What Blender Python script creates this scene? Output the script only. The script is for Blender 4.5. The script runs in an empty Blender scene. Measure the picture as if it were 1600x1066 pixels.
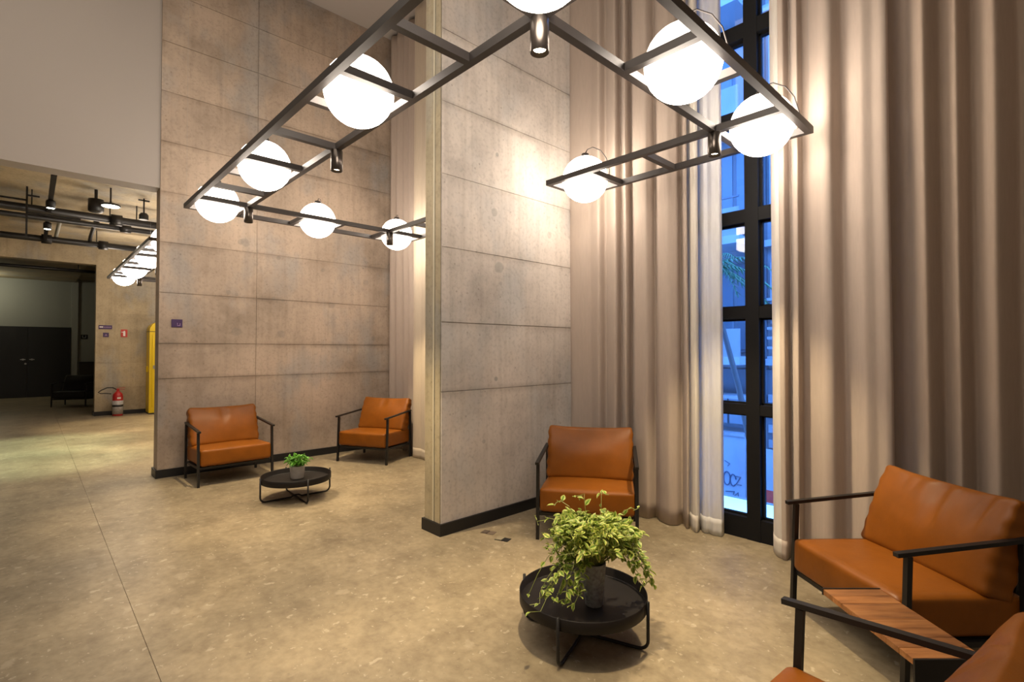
import bpy, bmesh, math, random
from mathutils import Vector, Matrix, noise
random.seed(7)
PI = math.pi
SC = bpy.context.scene
COL = SC.collection

# ------------------------------------------------------------------ camera, world, lights, exposure
EYE = 1.45
FPX = 793.5
HEAD = math.radians(46.46)
PITCH = math.atan(14 / FPX)
cam = bpy.data.cameras.new('camera')
cam.sensor_width = 36
cam.lens = FPX / 1600 * 36
cam.clip_start = 0.02
cam.clip_end = 200
camo = bpy.data.objects.new('camera', cam)
camo.location = (0, 0, EYE)
camo.rotation_euler = (PI / 2 + PITCH, 0, HEAD)
COL.objects.link(camo)
SC.camera = camo

GLOBE = 20.5        # emission of the opal globes
SPOT_W = 225.0       # watts of the small cylinder spots
SKY = 12.5           # dusk sky
world = bpy.data.worlds.new('dusk')
SC.world = world
world.use_nodes = True
wn = world.node_tree.nodes['Background']
wn.inputs[0].default_value = (0.10, 0.30, 1.0, 1)
wn.inputs[1].default_value = SKY
def area_light(name, loc, size, energy, col):
    L = bpy.data.lights.new(name, 'AREA'); L.shape = 'RECTANGLE'; L.size, L.size_y = size; L.energy = energy; L.color = col
    o = bpy.data.objects.new(name, L); o.location = loc; COL.objects.link(o)
# added broad soft fill high over the room, no lamp known there
area_light('added_fill_light', (-2.2, -1.2, 6.2), (7.0, 4.0), 165, (1.0, 0.88, 0.74))
SC.view_settings.view_transform = 'Standard'
SC.view_settings.look = 'None'
SC.view_settings.gamma = 1
SC.view_settings.exposure = 0.0
SC.view_settings.use_curve_mapping = False
SC.cycles.use_denoising = True
SC.cycles.max_bounces = 8
SC.cycles.sample_clamp_indirect = 6

# ------------------------------------------------------------------ materials
def newmat(name):
    m = bpy.data.materials.new(name)
    m.use_nodes = True
    nt = m.node_tree
    return m, nt, nt.nodes['Principled BSDF']

def N(nt, t, **kw):
    n = nt.nodes.new(t)
    for k, v in kw.items():
        setattr(n, k, v)
    return n

def plain(name, col, rough=0.5, metal=0.0, spec=0.5, bump=0, bscale=40, var=0.0, vscale=3):
    m, nt, b = newmat(name)
    b.inputs['Base Color'].default_value = (*col, 1)
    b.inputs['Roughness'].default_value = rough
    b.inputs['Metallic'].default_value = metal
    b.inputs['Specular IOR Level'].default_value = spec
    tc = N(nt, 'ShaderNodeTexCoord')
    if var:
        nz = N(nt, 'ShaderNodeTexNoise'); nz.inputs['Scale'].default_value = vscale; nz.inputs['Detail'].default_value = 5
        nt.links.new(tc.outputs['Object'], nz.inputs['Vector'])
        r = ramp(nt, nz.outputs['Fac'], [(0.3, tuple(c * (1 - var) for c in col)), (0.7, tuple(min(1, c * (1 + var)) for c in col))])
        nt.links.new(r, b.inputs['Base Color'])
    if bump:
        nz = N(nt, 'ShaderNodeTexNoise'); nz.inputs['Scale'].default_value = bscale; nz.inputs['Detail'].default_value = 4
        nt.links.new(tc.outputs['Object'], nz.inputs['Vector'])
        bp = N(nt, 'ShaderNodeBump'); bp.inputs['Strength'].default_value = bump; bp.inputs['Distance'].default_value = 0.01
        nt.links.new(nz.outputs['Fac'], bp.inputs['Height']); nt.links.new(bp.outputs['Normal'], b.inputs['Normal'])
    return m

def ramp(nt, fac, stops):
    r = N(nt, 'ShaderNodeValToRGB')
    e = r.color_ramp.elements
    while len(e) < len(stops):
        e.new(0.5)
    for el, (p, c) in zip(e, stops):
        el.position = p
        el.color = (*c, 1) if len(c) == 3 else c
    nt.links.new(fac, r.inputs['Fac'])
    return r.outputs['Color']

def mixc(nt, fac, a, b, mode='MIX'):
    m = N(nt, 'ShaderNodeMix', data_type='RGBA', blend_type=mode)
    for s, v in ((m.inputs[0], fac), (m.inputs[6], a), (m.inputs[7], b)):
        if hasattr(v, 'links'):
            nt.links.new(v, s)
        elif isinstance(v, (int, float)):
            s.default_value = v
        else:
            s.default_value = (*v, 1)
    return m.outputs[2]

def mapping(nt, scale=(1, 1, 1)):
    tc = N(nt, 'ShaderNodeTexCoord')
    mp = N(nt, 'ShaderNodeMapping')
    mp.inputs['Scale'].default_value = scale
    nt.links.new(tc.outputs['Object'], mp.inputs['Vector'])
    return mp.outputs['Vector']

def tex(nt, vec, kind='Noise', scale=5, detail=4, rough=0.55, **kw):
    n = N(nt, 'ShaderNodeTex' + kind, **kw)
    nt.links.new(vec, n.inputs['Vector'])
    n.inputs['Scale'].default_value = scale
    if kind == 'Noise':
        n.inputs['Detail'].default_value = detail
        n.inputs['Roughness'].default_value = rough
    return n

def concrete(name, base=(0.30, 0.255, 0.20), spots=(), seams=()):
    m, nt, b = newmat(name)
    v = mapping(nt)
    n1 = tex(nt, v, scale=0.9, detail=7, rough=0.6)
    dark = tuple(c * 0.58 for c in base); lite = tuple(c * 1.30 for c in base)
    c = ramp(nt, n1.outputs['Fac'], [(0.3, dark), (0.48, base), (0.68, lite)])
    # cooler grey patches
    n2 = tex(nt, mapping(nt, (1, 1, 0.6)), scale=1.7, detail=5)
    grey = sum(base) / 3
    f2 = ramp(nt, n2.outputs['Fac'], [(0.50, (0, 0, 0)), (0.64, (0.5, 0.5, 0.5))])
    c = mixc(nt, f2, c, (grey * 0.86, grey * 0.90, grey * 0.93))
    # vertical water streaks and faint board marks
    n3 = tex(nt, mapping(nt, (7, 7, 0.35)), scale=2.2, detail=4)
    f3 = ramp(nt, n3.outputs['Fac'], [(0.48, (1, 1, 1)), (0.75, (0.80, 0.79, 0.77))])
    c = mixc(nt, 0.7, c, f3, 'MULTIPLY')
    n4 = tex(nt, v, scale=34, detail=3)
    f4 = ramp(nt, n4.outputs['Fac'], [(0.30, (0.80, 0.80, 0.80)), (0.5, (1, 1, 1)), (0.72, (1.0, 1.0, 1.0))])
    c = mixc(nt, 0.8, c, f4, 'MULTIPLY')
    # grime that sits along the pour joints
    if seams:
        sx = N(nt, 'ShaderNodeSeparateXYZ'); nt.links.new(N(nt, 'ShaderNodeTexCoord').outputs['Object'], sx.inputs[0])
        wj = tex(nt, v, scale=3.5, detail=5)
        zz = N(nt, 'ShaderNodeMath', operation='MULTIPLY_ADD'); nt.links.new(wj.outputs['Fac'], zz.inputs[0]); zz.inputs[1].default_value = 0.03; nt.links.new(sx.outputs['Z'], zz.inputs[2])
        dv = N(nt, 'ShaderNodeMath', operation='DIVIDE'); nt.links.new(zz.outputs[0], dv.inputs[0]); dv.inputs[1].default_value = 7.0
        st = []
        for z in seams:
            st += [((z - 0.045) / 7, (1, 1, 1)), ((z + 0.010) / 7, (0.70, 0.68, 0.66)), ((z + 0.045) / 7, (1, 1, 1))]
        f7 = ramp(nt, dv.outputs[0], st)
        wk = tex(nt, v, scale=1.6, detail=3)
        f8 = ramp(nt, wk.outputs['Fac'], [(0.38, (0.1, 0.1, 0.1)), (0.62, (1, 1, 1))])
        c = mixc(nt, f8, c, mixc(nt, 1.0, c, f7, 'MULTIPLY'))
    # little air holes
    vo = tex(nt, v, 'Voronoi', scale=9)
    f5 = ramp(nt, vo.outputs['Distance'], [(0.05, (0.45, 0.43, 0.40)), (0.10, (1, 1, 1))])
    c = mixc(nt, 0.5, c, f5, 'MULTIPLY')
    # tie-hole patches
    if spots:
        tc = N(nt, 'ShaderNodeTexCoord')
        wob = tex(nt, v, scale=11, detail=3)
        for (p, r, k) in spots:
            d = N(nt, 'ShaderNodeVectorMath', operation='DISTANCE')
            nt.links.new(tc.outputs['Object'], d.inputs[0]); d.inputs[1].default_value = p
            ad = N(nt, 'ShaderNodeMath', operation='MULTIPLY_ADD')
            nt.links.new(wob.outputs['Fac'], ad.inputs[0]); ad.inputs[1].default_value = r * 0.9
            nt.links.new(d.outputs['Value'], ad.inputs[2])
            mr = N(nt, 'ShaderNodeMapRange'); mr.clamp = True
            nt.links.new(ad.outputs[0], mr.inputs[0])
            mr.inputs[1].default_value = r * 1.3; mr.inputs[2].default_value = r * 1.55
            mr.inputs[3].default_value = k; mr.inputs[4].default_value = 0
            c = mixc(nt, mr.outputs[0], c, tuple(x * 0.52 for x in (grey, grey, grey * 0.95)))
    oi = N(nt, 'ShaderNodeObjectInfo')
    f6 = ramp(nt, oi.outputs['Random'], [(0, (0.90, 0.89, 0.88)), (1, (1.05, 1.04, 1.02))])
    c = mixc(nt, 1.0, c, f6, 'MULTIPLY')
    nt.links.new(c, b.inputs['Base Color'])
    b.inputs['Roughness'].default_value = 0.72
    b.inputs['Specular IOR Level'].default_value = 0.3
    bp = N(nt, 'ShaderNodeBump'); bp.inputs['Strength'].default_value = 0.35; bp.inputs['Distance'].default_value = 0.006
    nt.links.new(n1.outputs['Fac'], bp.inputs['Height'])
    bp2 = N(nt, 'ShaderNodeBump'); bp2.inputs['Strength'].default_value = 0.25; bp2.inputs['Distance'].default_value = 0.003
    nt.links.new(n4.outputs['Fac'], bp2.inputs['Height']); nt.links.new(bp.outputs['Normal'], bp2.inputs['Normal'])
    nt.links.new(bp2.outputs['Normal'], b.inputs['Normal'])
    return m

def floor_mat():
    m, nt, b = newmat('porcelain_floor')
    v = mapping(nt)
    base = (0.30, 0.248, 0.165)
    n1 = tex(nt, v, scale=1.3, detail=6)
    c = ramp(nt, n1.outputs['Fac'], [(0.32, tuple(x * 0.80 for x in base)), (0.66, tuple(x * 1.15 for x in base))])
    n5 = tex(nt, v, scale=5, detail=5, rough=0.65)
    c = mixc(nt, 0.9, c, ramp(nt, n5.outputs['Fac'], [(0.34, (0.74, 0.72, 0.70)), (0.52, (1, 1, 1)), (0.68, (1.14, 1.13, 1.12))]), 'MULTIPLY')
    n2 = tex(nt, v, scale=22, detail=4)
    c = mixc(nt, 0.7, c, ramp(nt, n2.outputs['Fac'], [(0.32, (0.72, 0.70, 0.68)), (0.62, (1, 1, 1))]), 'MULTIPLY')
    nw = tex(nt, v, scale=9, detail=4, rough=0.65)
    wv = mixc(nt, 0.12, v, nw.outputs['Color'])
    for sc, lo_, amt, tint, st in ((7, 0.76, 0.22, (0.55, 0.47, 0.35), (1, 1.5, 1)), (16, 0.74, 0.36, (0.62, 0.54, 0.42), (1.6, 1, 1)), (34, 0.66, 0.40, (0.58, 0.51, 0.40), (1, 1.7, 1)), (26, 0.70, 0.35, (0.16, 0.125, 0.085), (1.3, 1, 1))):
        mp = N(nt, 'ShaderNodeMapping'); mp.inputs['Scale'].default_value = st; mp.inputs['Rotation'].default_value = (0, 0, sc * 0.37)
        nt.links.new(wv, mp.inputs['Vector'])
        vo = tex(nt, mp.outputs['Vector'], 'Voronoi', scale=sc, feature='F1')
        vo.inputs['Randomness'].default_value = 1
        sel = N(nt, 'ShaderNodeSeparateColor'); nt.links.new(vo.outputs['Color'], sel.inputs[0])
        pick = N(nt, 'ShaderNodeMapRange'); nt.links.new(sel.outputs[0], pick.inputs[0]); pick.inputs[1].default_value = lo_; pick.inputs[2].default_value = 1.0; pick.inputs[3].default_value = 0.0; pick.inputs[4].default_value = 0.36
        df = N(nt, 'ShaderNodeMath', operation='SUBTRACT'); nt.links.new(pick.outputs[0], df.inputs[0]); nt.links.new(vo.outputs['Distance'], df.inputs[1])
        sm = N(nt, 'ShaderNodeMapRange'); nt.links.new(df.outputs[0], sm.inputs[0]); sm.inputs[1].default_value = 0.0; sm.inputs[2].default_value = 0.07; sm.inputs[3].default_value = 0.0; sm.inputs[4].default_value = amt
        c = mixc(nt, sm.outputs[0], c, tint)
    nt.links.new(c, b.inputs['Base Color'])
    b.inputs['Roughness'].default_value = 0.42
    b.inputs['Specular IOR Level'].default_value = 0.35
    bp = N(nt, 'ShaderNodeBump'); bp.inputs['Strength'].default_value = 0.12; bp.inputs['Distance'].default_value = 0.004
    nt.links.new(n2.outputs['Fac'], bp.inputs['Height']); nt.links.new(bp.outputs['Normal'], b.inputs['Normal'])
    return m

def fabric(name, col, trans=0.0):
    m, nt, b = newmat(name)
    v = mapping(nt, (1, 1, 0.15))
    w1 = tex(nt, v, scale=60, detail=3)
    c = ramp(nt, w1.outputs['Fac'], [(0.3, tuple(x * 0.965 for x in col)), (0.7, tuple(x * 1.035 for x in col))])
    nt.links.new(c, b.inputs['Base Color'])
    b.inputs['Roughness'].default_value = 0.9
    b.inputs['Specular IOR Level'].default_value = 0.15
    b.inputs['Sheen Weight'].default_value = 0.15
    w2 = tex(nt, mapping(nt), scale=420, detail=1)
    bp = N(nt, 'ShaderNodeBump'); bp.inputs['Strength'].default_value = 0.15; bp.inputs['Distance'].default_value = 0.002
    nt.links.new(w2.outputs['Fac'], bp.inputs['Height']); nt.links.new(bp.outputs['Normal'], b.inputs['Normal'])
    if trans:
        t = N(nt, 'ShaderNodeBsdfTranslucent'); nt.links.new(c, t.inputs['Color'])
        mx = N(nt, 'ShaderNodeMixShader'); mx.inputs[0].default_value = trans
        nt.links.new(b.outputs[0], mx.inputs[1]); nt.links.new(t.outputs[0], mx.inputs[2])
        nt.links.new(mx.outputs[0], nt.nodes['Material Output'].inputs['Surface'])
    return m

def leather(name, col):
    m, nt, b = newmat(name)
    v = mapping(nt)
    n1 = tex(nt, v, scale=6, detail=5)
    c = ramp(nt, n1.outputs['Fac'], [(0.3, tuple(x * 0.86 for x in col)), (0.7, tuple(x * 1.12 for x in col))])
    nt.links.new(c, b.inputs['Base Color'])
    b.inputs['Roughness'].default_value = 0.40
    b.inputs['Specular IOR Level'].default_value = 0.26
    vo = tex(nt, v, 'Voronoi', scale=330)
    bp = N(nt, 'ShaderNodeBump'); bp.inputs['Strength'].default_value = 0.10; bp.inputs['Distance'].default_value = 0.001
    nt.links.new(vo.outputs['Distance'], bp.inputs['Height'])
    n2 = tex(nt, v, scale=13, detail=3)
    bp2 = N(nt, 'ShaderNodeBump'); bp2.inputs['Strength'].default_value = 0.12; bp2.inputs['Distance'].default_value = 0.012
    nt.links.new(n2.outputs['Fac'], bp2.inputs['Height']); nt.links.new(bp.outputs['Normal'], bp2.inputs['Normal'])
    nt.links.new(bp2.outputs['Normal'], b.inputs['Normal'])
    return m

def wood(name):
    m, nt, b = newmat(name)
    v = mapping(nt, (1.2, 9, 9))
    n1 = tex(nt, v, scale=4.5, detail=6, rough=0.6)
    c = ramp(nt, n1.outputs['Fac'], [(0.3, (0.20, 0.075, 0.022)), (0.5, (0.36, 0.15, 0.045)), (0.7, (0.46, 0.21, 0.07))])
    oi = N(nt, 'ShaderNodeObjectInfo')
    c = mixc(nt, 1.0, c, ramp(nt, oi.outputs['Random'], [(0, (0.78, 0.76, 0.74)), (1, (1.12, 1.1, 1.05))]), 'MULTIPLY')
    nt.links.new(c, b.inputs['Base Color'])
    b.inputs['Roughness'].default_value = 0.45
    return m

def emit(name, col, s):
    m, nt, b = newmat(name)
    b.inputs['Base Color'].default_value = (0.9, 0.9, 0.88, 1)
    b.inputs['Emission Color'].default_value = (*col, 1)
    b.inputs['Emission Strength'].default_value = s
    b.inputs['Roughness'].default_value = 0.3
    return m

def glass_mat():
    m, nt, b = newmat('window_glass')
    nt.nodes.remove(b)
    tr = N(nt, 'ShaderNodeBsdfTransparent'); tr.inputs[0].default_value = (0.93, 0.96, 0.97, 1)
    gl = N(nt, 'ShaderNodeBsdfGlossy'); gl.inputs['Roughness'].default_value = 0.02
    fr = N(nt, 'ShaderNodeFresnel'); fr.inputs[0].default_value = 1.4
    mx = N(nt, 'ShaderNodeMixShader')
    nt.links.new(fr.outputs[0], mx.inputs[0]); nt.links.new(tr.outputs[0], mx.inputs[1]); nt.links.new(gl.outputs[0], mx.inputs[2])
    nt.links.new(mx.outputs[0], nt.nodes['Material Output'].inputs['Surface'])
    return m

def leaf_mat(name, mid, edge, thr=0.5):
    m, nt, b = newmat(name)
    tc = N(nt, 'ShaderNodeTexCoord')
    at = N(nt, 'ShaderNodeAttribute', attribute_name='margin')
    nz = tex(nt, mapping(nt), scale=90, detail=2)
    ad = N(nt, 'ShaderNodeMath', operation='MULTIPLY_ADD'); nt.links.new(nz.outputs['Fac'], ad.inputs[0]); ad.inputs[1].default_value = 0.5
    nt.links.new(at.outputs['Fac'], ad.inputs[2])
    c = ramp(nt, ad.outputs[0], [(thr, mid), (thr + 0.35, edge)])
    oi = N(nt, 'ShaderNodeObjectInfo')
    c = mixc(nt, 1.0, c, ramp(nt, oi.outputs['Random'], [(0, (0.7, 0.78, 0.7)), (1, (1.15, 1.1, 1.1))]), 'MULTIPLY')
    nt.links.new(c, b.inputs['Base Color'])
    b.inputs['Roughness'].default_value = 0.42
    t = N(nt, 'ShaderNodeBsdfTranslucent'); nt.links.new(c, t.inputs['Color'])
    mx = N(nt, 'ShaderNodeMixShader'); mx.inputs[0].default_value = 0.25
    nt.links.new(b.outputs[0], mx.inputs[1]); nt.links.new(t.outputs[0], mx.inputs[2])
    nt.links.new(mx.outputs[0], nt.nodes['Material Output'].inputs['Surface'])
    return m

# fin wall tie holes: position, radius, strength
SP1 = [((-6.93, y, z), r, k * 0.6) for y, z, r, k in (
    (1.95, 2.80, .05, .55), (1.90, 2.80, .035, .5), (2.36, 2.66, .028, .6), (2.95, 2.56, .03, .5), (3.60, 2.45, .04, .4),
    (1.77, 2.16, .028, .6), (1.86, 2.14, .025, .5), (2.30, 2.12, .025, .6), (2.42, 2.10, .022, .5), (3.08, 2.08, .045, .5),
    (1.86, 1.68, .055, .5), (2.40, 1.66, .05, .5), (3.73, 1.62, .035, .6), (2.00, 3.40, .04, .5), (2.66, 3.3, .03, .5), (1.45, 3.4, .04, .4))]
SP2 = [((-3.27, y, z), r, k) for y, z, r, k in (
    (2.954, 2.168, .052, .55), (2.90, 2.64, .035, .45), (2.97, 2.03, .016, .5), (2.93, 3.15, .018, .7), (2.92, 1.2, .02, .7),
    (3.6, 2.55, .03, .3), (3.75, 1.2, .025, .5), (2.78, 0.68, .018, .5))]
CONC_A = concrete('board_concrete', base=(0.46, 0.372, 0.298), spots=SP1, seams=(1.122, 1.524, 2.106, 2.685, 3.265, 3.845, 4.425))
CONC_B = concrete('bare_concrete', base=(0.61, 0.565, 0.525), spots=SP2, seams=(1.12, 1.67, 2.267, 2.849, 3.43, 4.01))
CONC_C = concrete('ceiling_concrete', base=(0.46, 0.38, 0.255))
CONC_E = concrete('olive_concrete', base=(0.46, 0.40, 0.28))
FLOOR = floor_mat()
WHITE = plain('painted_white', (0.41, 0.375, 0.345), 0.85, bump=0.05, bscale=200)
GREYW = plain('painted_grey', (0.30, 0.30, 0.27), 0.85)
BLACK = plain('black_steel', (0.012, 0.011, 0.011), 0.42, spec=0.4)
LAMPM = plain('lamp_bronze_black', (0.038, 0.032, 0.030), 0.5, spec=0.5)
NICKEL = plain('spot_dark_metal', (0.10, 0.085, 0.075), 0.28, metal=0.85)
FRAMEB = plain('window_frame_black', (0.008, 0.008, 0.009), 0.6, spec=0.2)
BASEB = plain('skirting_black', (0.010, 0.010, 0.011), 0.45)
TRAY = plain('tray_black_metal', (0.012, 0.010, 0.010), 0.5, spec=0.25, var=0.15, vscale=9)
LEATHER = leather('tan_leather', (0.225, 0.070, 0.0060))
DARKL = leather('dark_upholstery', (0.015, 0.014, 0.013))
WOOD = wood('oiled_wood')
FAB = fabric('taupe_drape', (0.46, 0.382, 0.325))
FABD = fabric('taupe_drape_shaded', (0.37, 0.29, 0.23))  # same drape cloth darkened: shade at the far right put into the colour
SHEER = fabric('white_voile', (0.86, 0.85, 0.84), 0.40)
LINING = fabric('ivory_lining', (0.80, 0.75, 0.68), 0.25)
GLASS = glass_mat()
OPAL = emit('opal_glass_lit', (1.0, 0.86, 0.72), GLOBE)
LENS = emit('spot_lens_lit', (1.0, 0.82, 0.56), 30)
COOLL = emit('downlight_lens_lit', (0.95, 1.0, 0.85), 25)
POTG = plain('stone_pot', (0.30, 0.31, 0.335), 0.8, bump=0.3, bscale=60, var=0.35, vscale=60)
POTW = plain('pale_cement_pot', (0.62, 0.57, 0.51), 0.8, bump=0.2, bscale=60, var=0.12, vscale=20)
SOIL = plain('potting_soil', (0.03, 0.02, 0.012), 0.95, bump=0.5)
LEAFV = leaf_mat('variegated_leaf', (0.14, 0.30, 0.02), (0.64, 0.66, 0.18), 0.34)
LEAFG = leaf_mat('green_leaf', (0.08, 0.30, 0.02), (0.22, 0.48, 0.06), 0.6)
STEM = plain('plant_stem', (0.22, 0.26, 0.07), 0.6)
PURPLE = plain('purple_sign', (0.045, 0.016, 0.09), 0.4)
LILAC = plain('lilac_print', (0.35, 0.22, 0.42), 0.5)
WPRINT = plain('white_print', (0.75, 0.72, 0.68), 0.5)
REDS = plain('red_sign', (0.50, 0.035, 0.02), 0.4)
REDP = plain('extinguisher_red', (0.42, 0.02, 0.02), 0.3)
LABELG = plain('extinguisher_label', (0.42, 0.40, 0.38), 0.5, var=0.3, vscale=45)
YELLOW = plain('yellow_enamel', (0.76, 0.54, 0.010), 0.35)
DARKDOOR = plain('black_door_paint', (0.012, 0.012, 0.013), 0.5)
STEELP = plain('brushed_steel', (0.35, 0.35, 0.34), 0.35, metal=0.8)
STRIP = plain('channel_pale_metal', (0.62, 0.58, 0.45), 0.4)
BLUEB = plain('street_render', (0.25, 0.25, 0.25), 0.9, var=0.12, vscale=1.5)
BLUED = plain('street_dark_panel', (0.10, 0.11, 0.12), 0.5)
PALEW = plain('street_pale_wall', (0.30, 0.31, 0.32), 0.9, var=0.1, vscale=2)
SGLASS = plain('street_window_glass', (0.10, 0.12, 0.14), 0.12, spec=0.6)
INK = plain('graffiti_paint', (0.05, 0.06, 0.10), 0.6)
ASPH = plain('asphalt', (0.12, 0.12, 0.12), 0.9)
LITWIN = emit('lit_room_window', (1.0, 0.95, 0.85), 3.0)
LEDGEW = emit('glowing_ledge_strip', (0.45, 1.0, 0.85), 0.9)  # strip emits a pale cyan of its own
PALMG = plain('palm_frond', (0.05, 0.16, 0.06), 0.5)
TRUNK = plain('palm_trunk', (0.10, 0.09, 0.08), 0.8)

# ------------------------------------------------------------------ helpers
def link(o, parent=None):
    COL.objects.link(o)
    if parent is not None:
        o.parent = parent
    return o

def mesh_obj(name, bm, mat, parent=None, smooth=False):
    me = bpy.data.meshes.new(name)
    bmesh.ops.recalc_face_normals(bm, faces=bm.faces)
    bm.to_mesh(me); bm.free()
    if smooth:
        for p in me.polygons:
            p.use_smooth = True
    me.materials.append(mat)
    return link(bpy.data.objects.new(name, me), parent)

def tag(o, label=None, cat=None, group=None, kind=None):
    if label: o['label'] = label
    if cat: o['category'] = cat
    if group: o['group'] = group
    if kind: o['kind'] = kind
    return o

def empty(name, loc=(0, 0, 0), rz=0.0, label=None, cat=None, group=None, kind=None):
    o = bpy.data.objects.new(name, None)
    o.empty_display_size = 0.1
    o.location = loc; o.rotation_euler = (0, 0, rz)
    link(o)
    return tag(o, label, cat, group, kind)

def box(bm, lo, hi, bev=0.0, M=None):
    x0, y0, z0 = lo; x1, y1, z1 = hi
    vs = [bm.verts.new(p) for p in ((x0, y0, z0), (x1, y0, z0), (x1, y1, z0), (x0, y1, z0), (x0, y0, z1), (x1, y0, z1), (x1, y1, z1), (x0, y1, z1))]
    fs = [bm.faces.new([vs[i] for i in f]) for f in ((3, 2, 1, 0), (4, 5, 6, 7), (0, 1, 5, 4), (1, 2, 6, 5), (2, 3, 7, 6), (3, 0, 4, 7))]
    if bev:
        es = list({e for f in fs for e in f.edges})
        r = bmesh.ops.bevel(bm, geom=es, offset=bev, segments=1, profile=0.5, affect='EDGES')
        vs = list({v for f in r['faces'] for v in f.verts} | {v for v in vs if v.is_valid})
    if M is not None:
        bmesh.ops.transform(bm, matrix=M, verts=[v for v in vs if v.is_valid])

def bobj(name, lo, hi, mat, parent=None, bev=0.0):
    bm = bmesh.new(); box(bm, lo, hi, bev)
    return mesh_obj(name, bm, mat, parent)

def frame_of(d):
    d = d.normalized()
    a = Vector((0, 0, 1)) if abs(d.z) < 0.95 else Vector((1, 0, 0))
    s = d.cross(a).normalized()
    return s, s.cross(d).normalized()

def tube(bm, pts, r, seg=8, caps=True, rads=None):
    pts = [Vector(p) for p in pts]
    rings = []
    s0 = None
    for i, p in enumerate(pts):
        d = (pts[min(i + 1, len(pts) - 1)] - pts[max(i - 1, 0)])
        if s0 is None:
            s, u = frame_of(d)
        else:
            dn = d.normalized()
            s = (s0 - dn * s0.dot(dn)).normalized(); u = s.cross(dn).normalized()
        s0 = s
        rr = rads[i] if rads else r
        rings.append([bm.verts.new(p + (s * math.cos(2 * PI * k / seg) + u * math.sin(2 * PI * k / seg)) * rr) for k in range(seg)])
    for a, b in zip(rings, rings[1:]):
        for k in range(seg):
            bm.faces.new((a[k], a[(k + 1) % seg], b[(k + 1) % seg], b[k]))
    if caps:
        bm.faces.new(rings[0][::-1]); bm.faces.new(rings[-1])

def bar(bm, a, b, w, h):
    """rectangular bar from a to b; w sideways, h along the up direction"""
    a, b = Vector(a), Vector(b)
    s, u = frame_of(b - a)
    vs = []
    for p in (a, b):
        for i, j in ((-1, -1), (1, -1), (1, 1), (-1, 1)):
            vs.append(bm.verts.new(p + s * (w / 2 * i) + u * (h / 2 * j)))
    for f in ((3, 2, 1, 0), (4, 5, 6, 7), (0, 1, 5, 4), (1, 2, 6, 5), (2, 3, 7, 6), (3, 0, 4, 7)):
        bm.faces.new([vs[i] for i in f])

def lathe(bm, prof, seg=32, center=(0, 0, 0), close=True):
    cx, cy, cz = center
    rings = []
    for r, z in prof:
        if r < 1e-6:
            rings.append([bm.verts.new((cx, cy, cz + z))])
        else:
            rings.append([bm.verts.new((cx + r * math.cos(2 * PI * k / seg), cy + r * math.sin(2 * PI * k / seg), cz + z)) for k in range(seg)])
    for a, b in zip(rings, rings[1:]):
        for k in range(seg):
            k2 = (k + 1) % seg
            if len(a) == 1 and len(b) == 1: continue
            if len(a) == 1: bm.faces.new((a[0], b[k2], b[k]))
            elif len(b) == 1: bm.faces.new((a[k], a[k2], b[0]))
            else: bm.faces.new((a[k], a[k2], b[k2], b[k]))

def copy_tree(o, parent=None, **skip):
    c = o.copy(); COL.objects.link(c); c.parent = parent
    for ch in list(o.children):
        copy_tree(ch, c)
    return c

# ------------------------------------------------------------------ setting
ZC, ZL = 6.25, 3.72           # tall ceiling, low ceiling of the hall
XB = -6.95                    # plane of the bulkhead / left fin
fl = tag(bobj('floor', (-22, -5, -0.12), (3.2, 4.12, -0.012), plain('floor_bed', (0.16, 0.13, 0.08), 0.8)), kind='structure')
def slab_piece(x0, x1, y0, y1):
    bobj('slab', (x0, y0, -0.012), (x1, y1, 0), FLOOR, fl)
slab_piece(-22, 3.2, 0.4362, 4.12)
slab_piece(-22, 3.2, -5, 0.4338)

tag(bobj('ceiling', (XB - 0.25, -5, ZC), (3.2, 4.4, ZC + 0.2), WHITE), kind='structure')
lc = tag(bobj('ceiling_low', (-21.7, -5, ZL), (XB - 0.2, 4.4, ZL + 0.2), CONC_C), kind='structure')
bobj('slab_step', (-21.5, -5, ZL - 0.10), (-16.2, 1.05, ZL), CONC_C, lc)
tag(bobj('wall_bulkhead', (XB - 0.25, -5, 3.30), (XB, 1.06, ZC), WHITE), kind='structure')
tag(bobj('wall_back', (-21.7, -5.2, 0), (3.2, -5, ZC), WHITE), kind='structure')
tag(bobj('wall_right', (3.2, -5.2, 0), (3.4, 4.4, ZC), WHITE), kind='structure')

def fin(name, x, y0, y1, th, z1, rows, cols, mat, base_h=0.094, endmat=None):
    """concrete fin wall: core set back behind the cast panels of its +x face"""
    core = bobj(name, (x - th, y0, 0), (x - 0.008, y1, z1), mat)
    tag(core, kind='structure')
    zs = rows; ys = cols
    for i in range(len(zs) - 1):
        for j in range(len(ys) - 1):
            pr = random.uniform(-0.0012, 0.0012)
            g = 0.0034
            bobj('panel', (x - 0.012, ys[j] + (g if j else 0), zs[i] + (g if i else 0)), (x + pr, ys[j + 1] - (g if j < len(ys) - 2 else 0), zs[i + 1] - g), mat, core)
    return core

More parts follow.
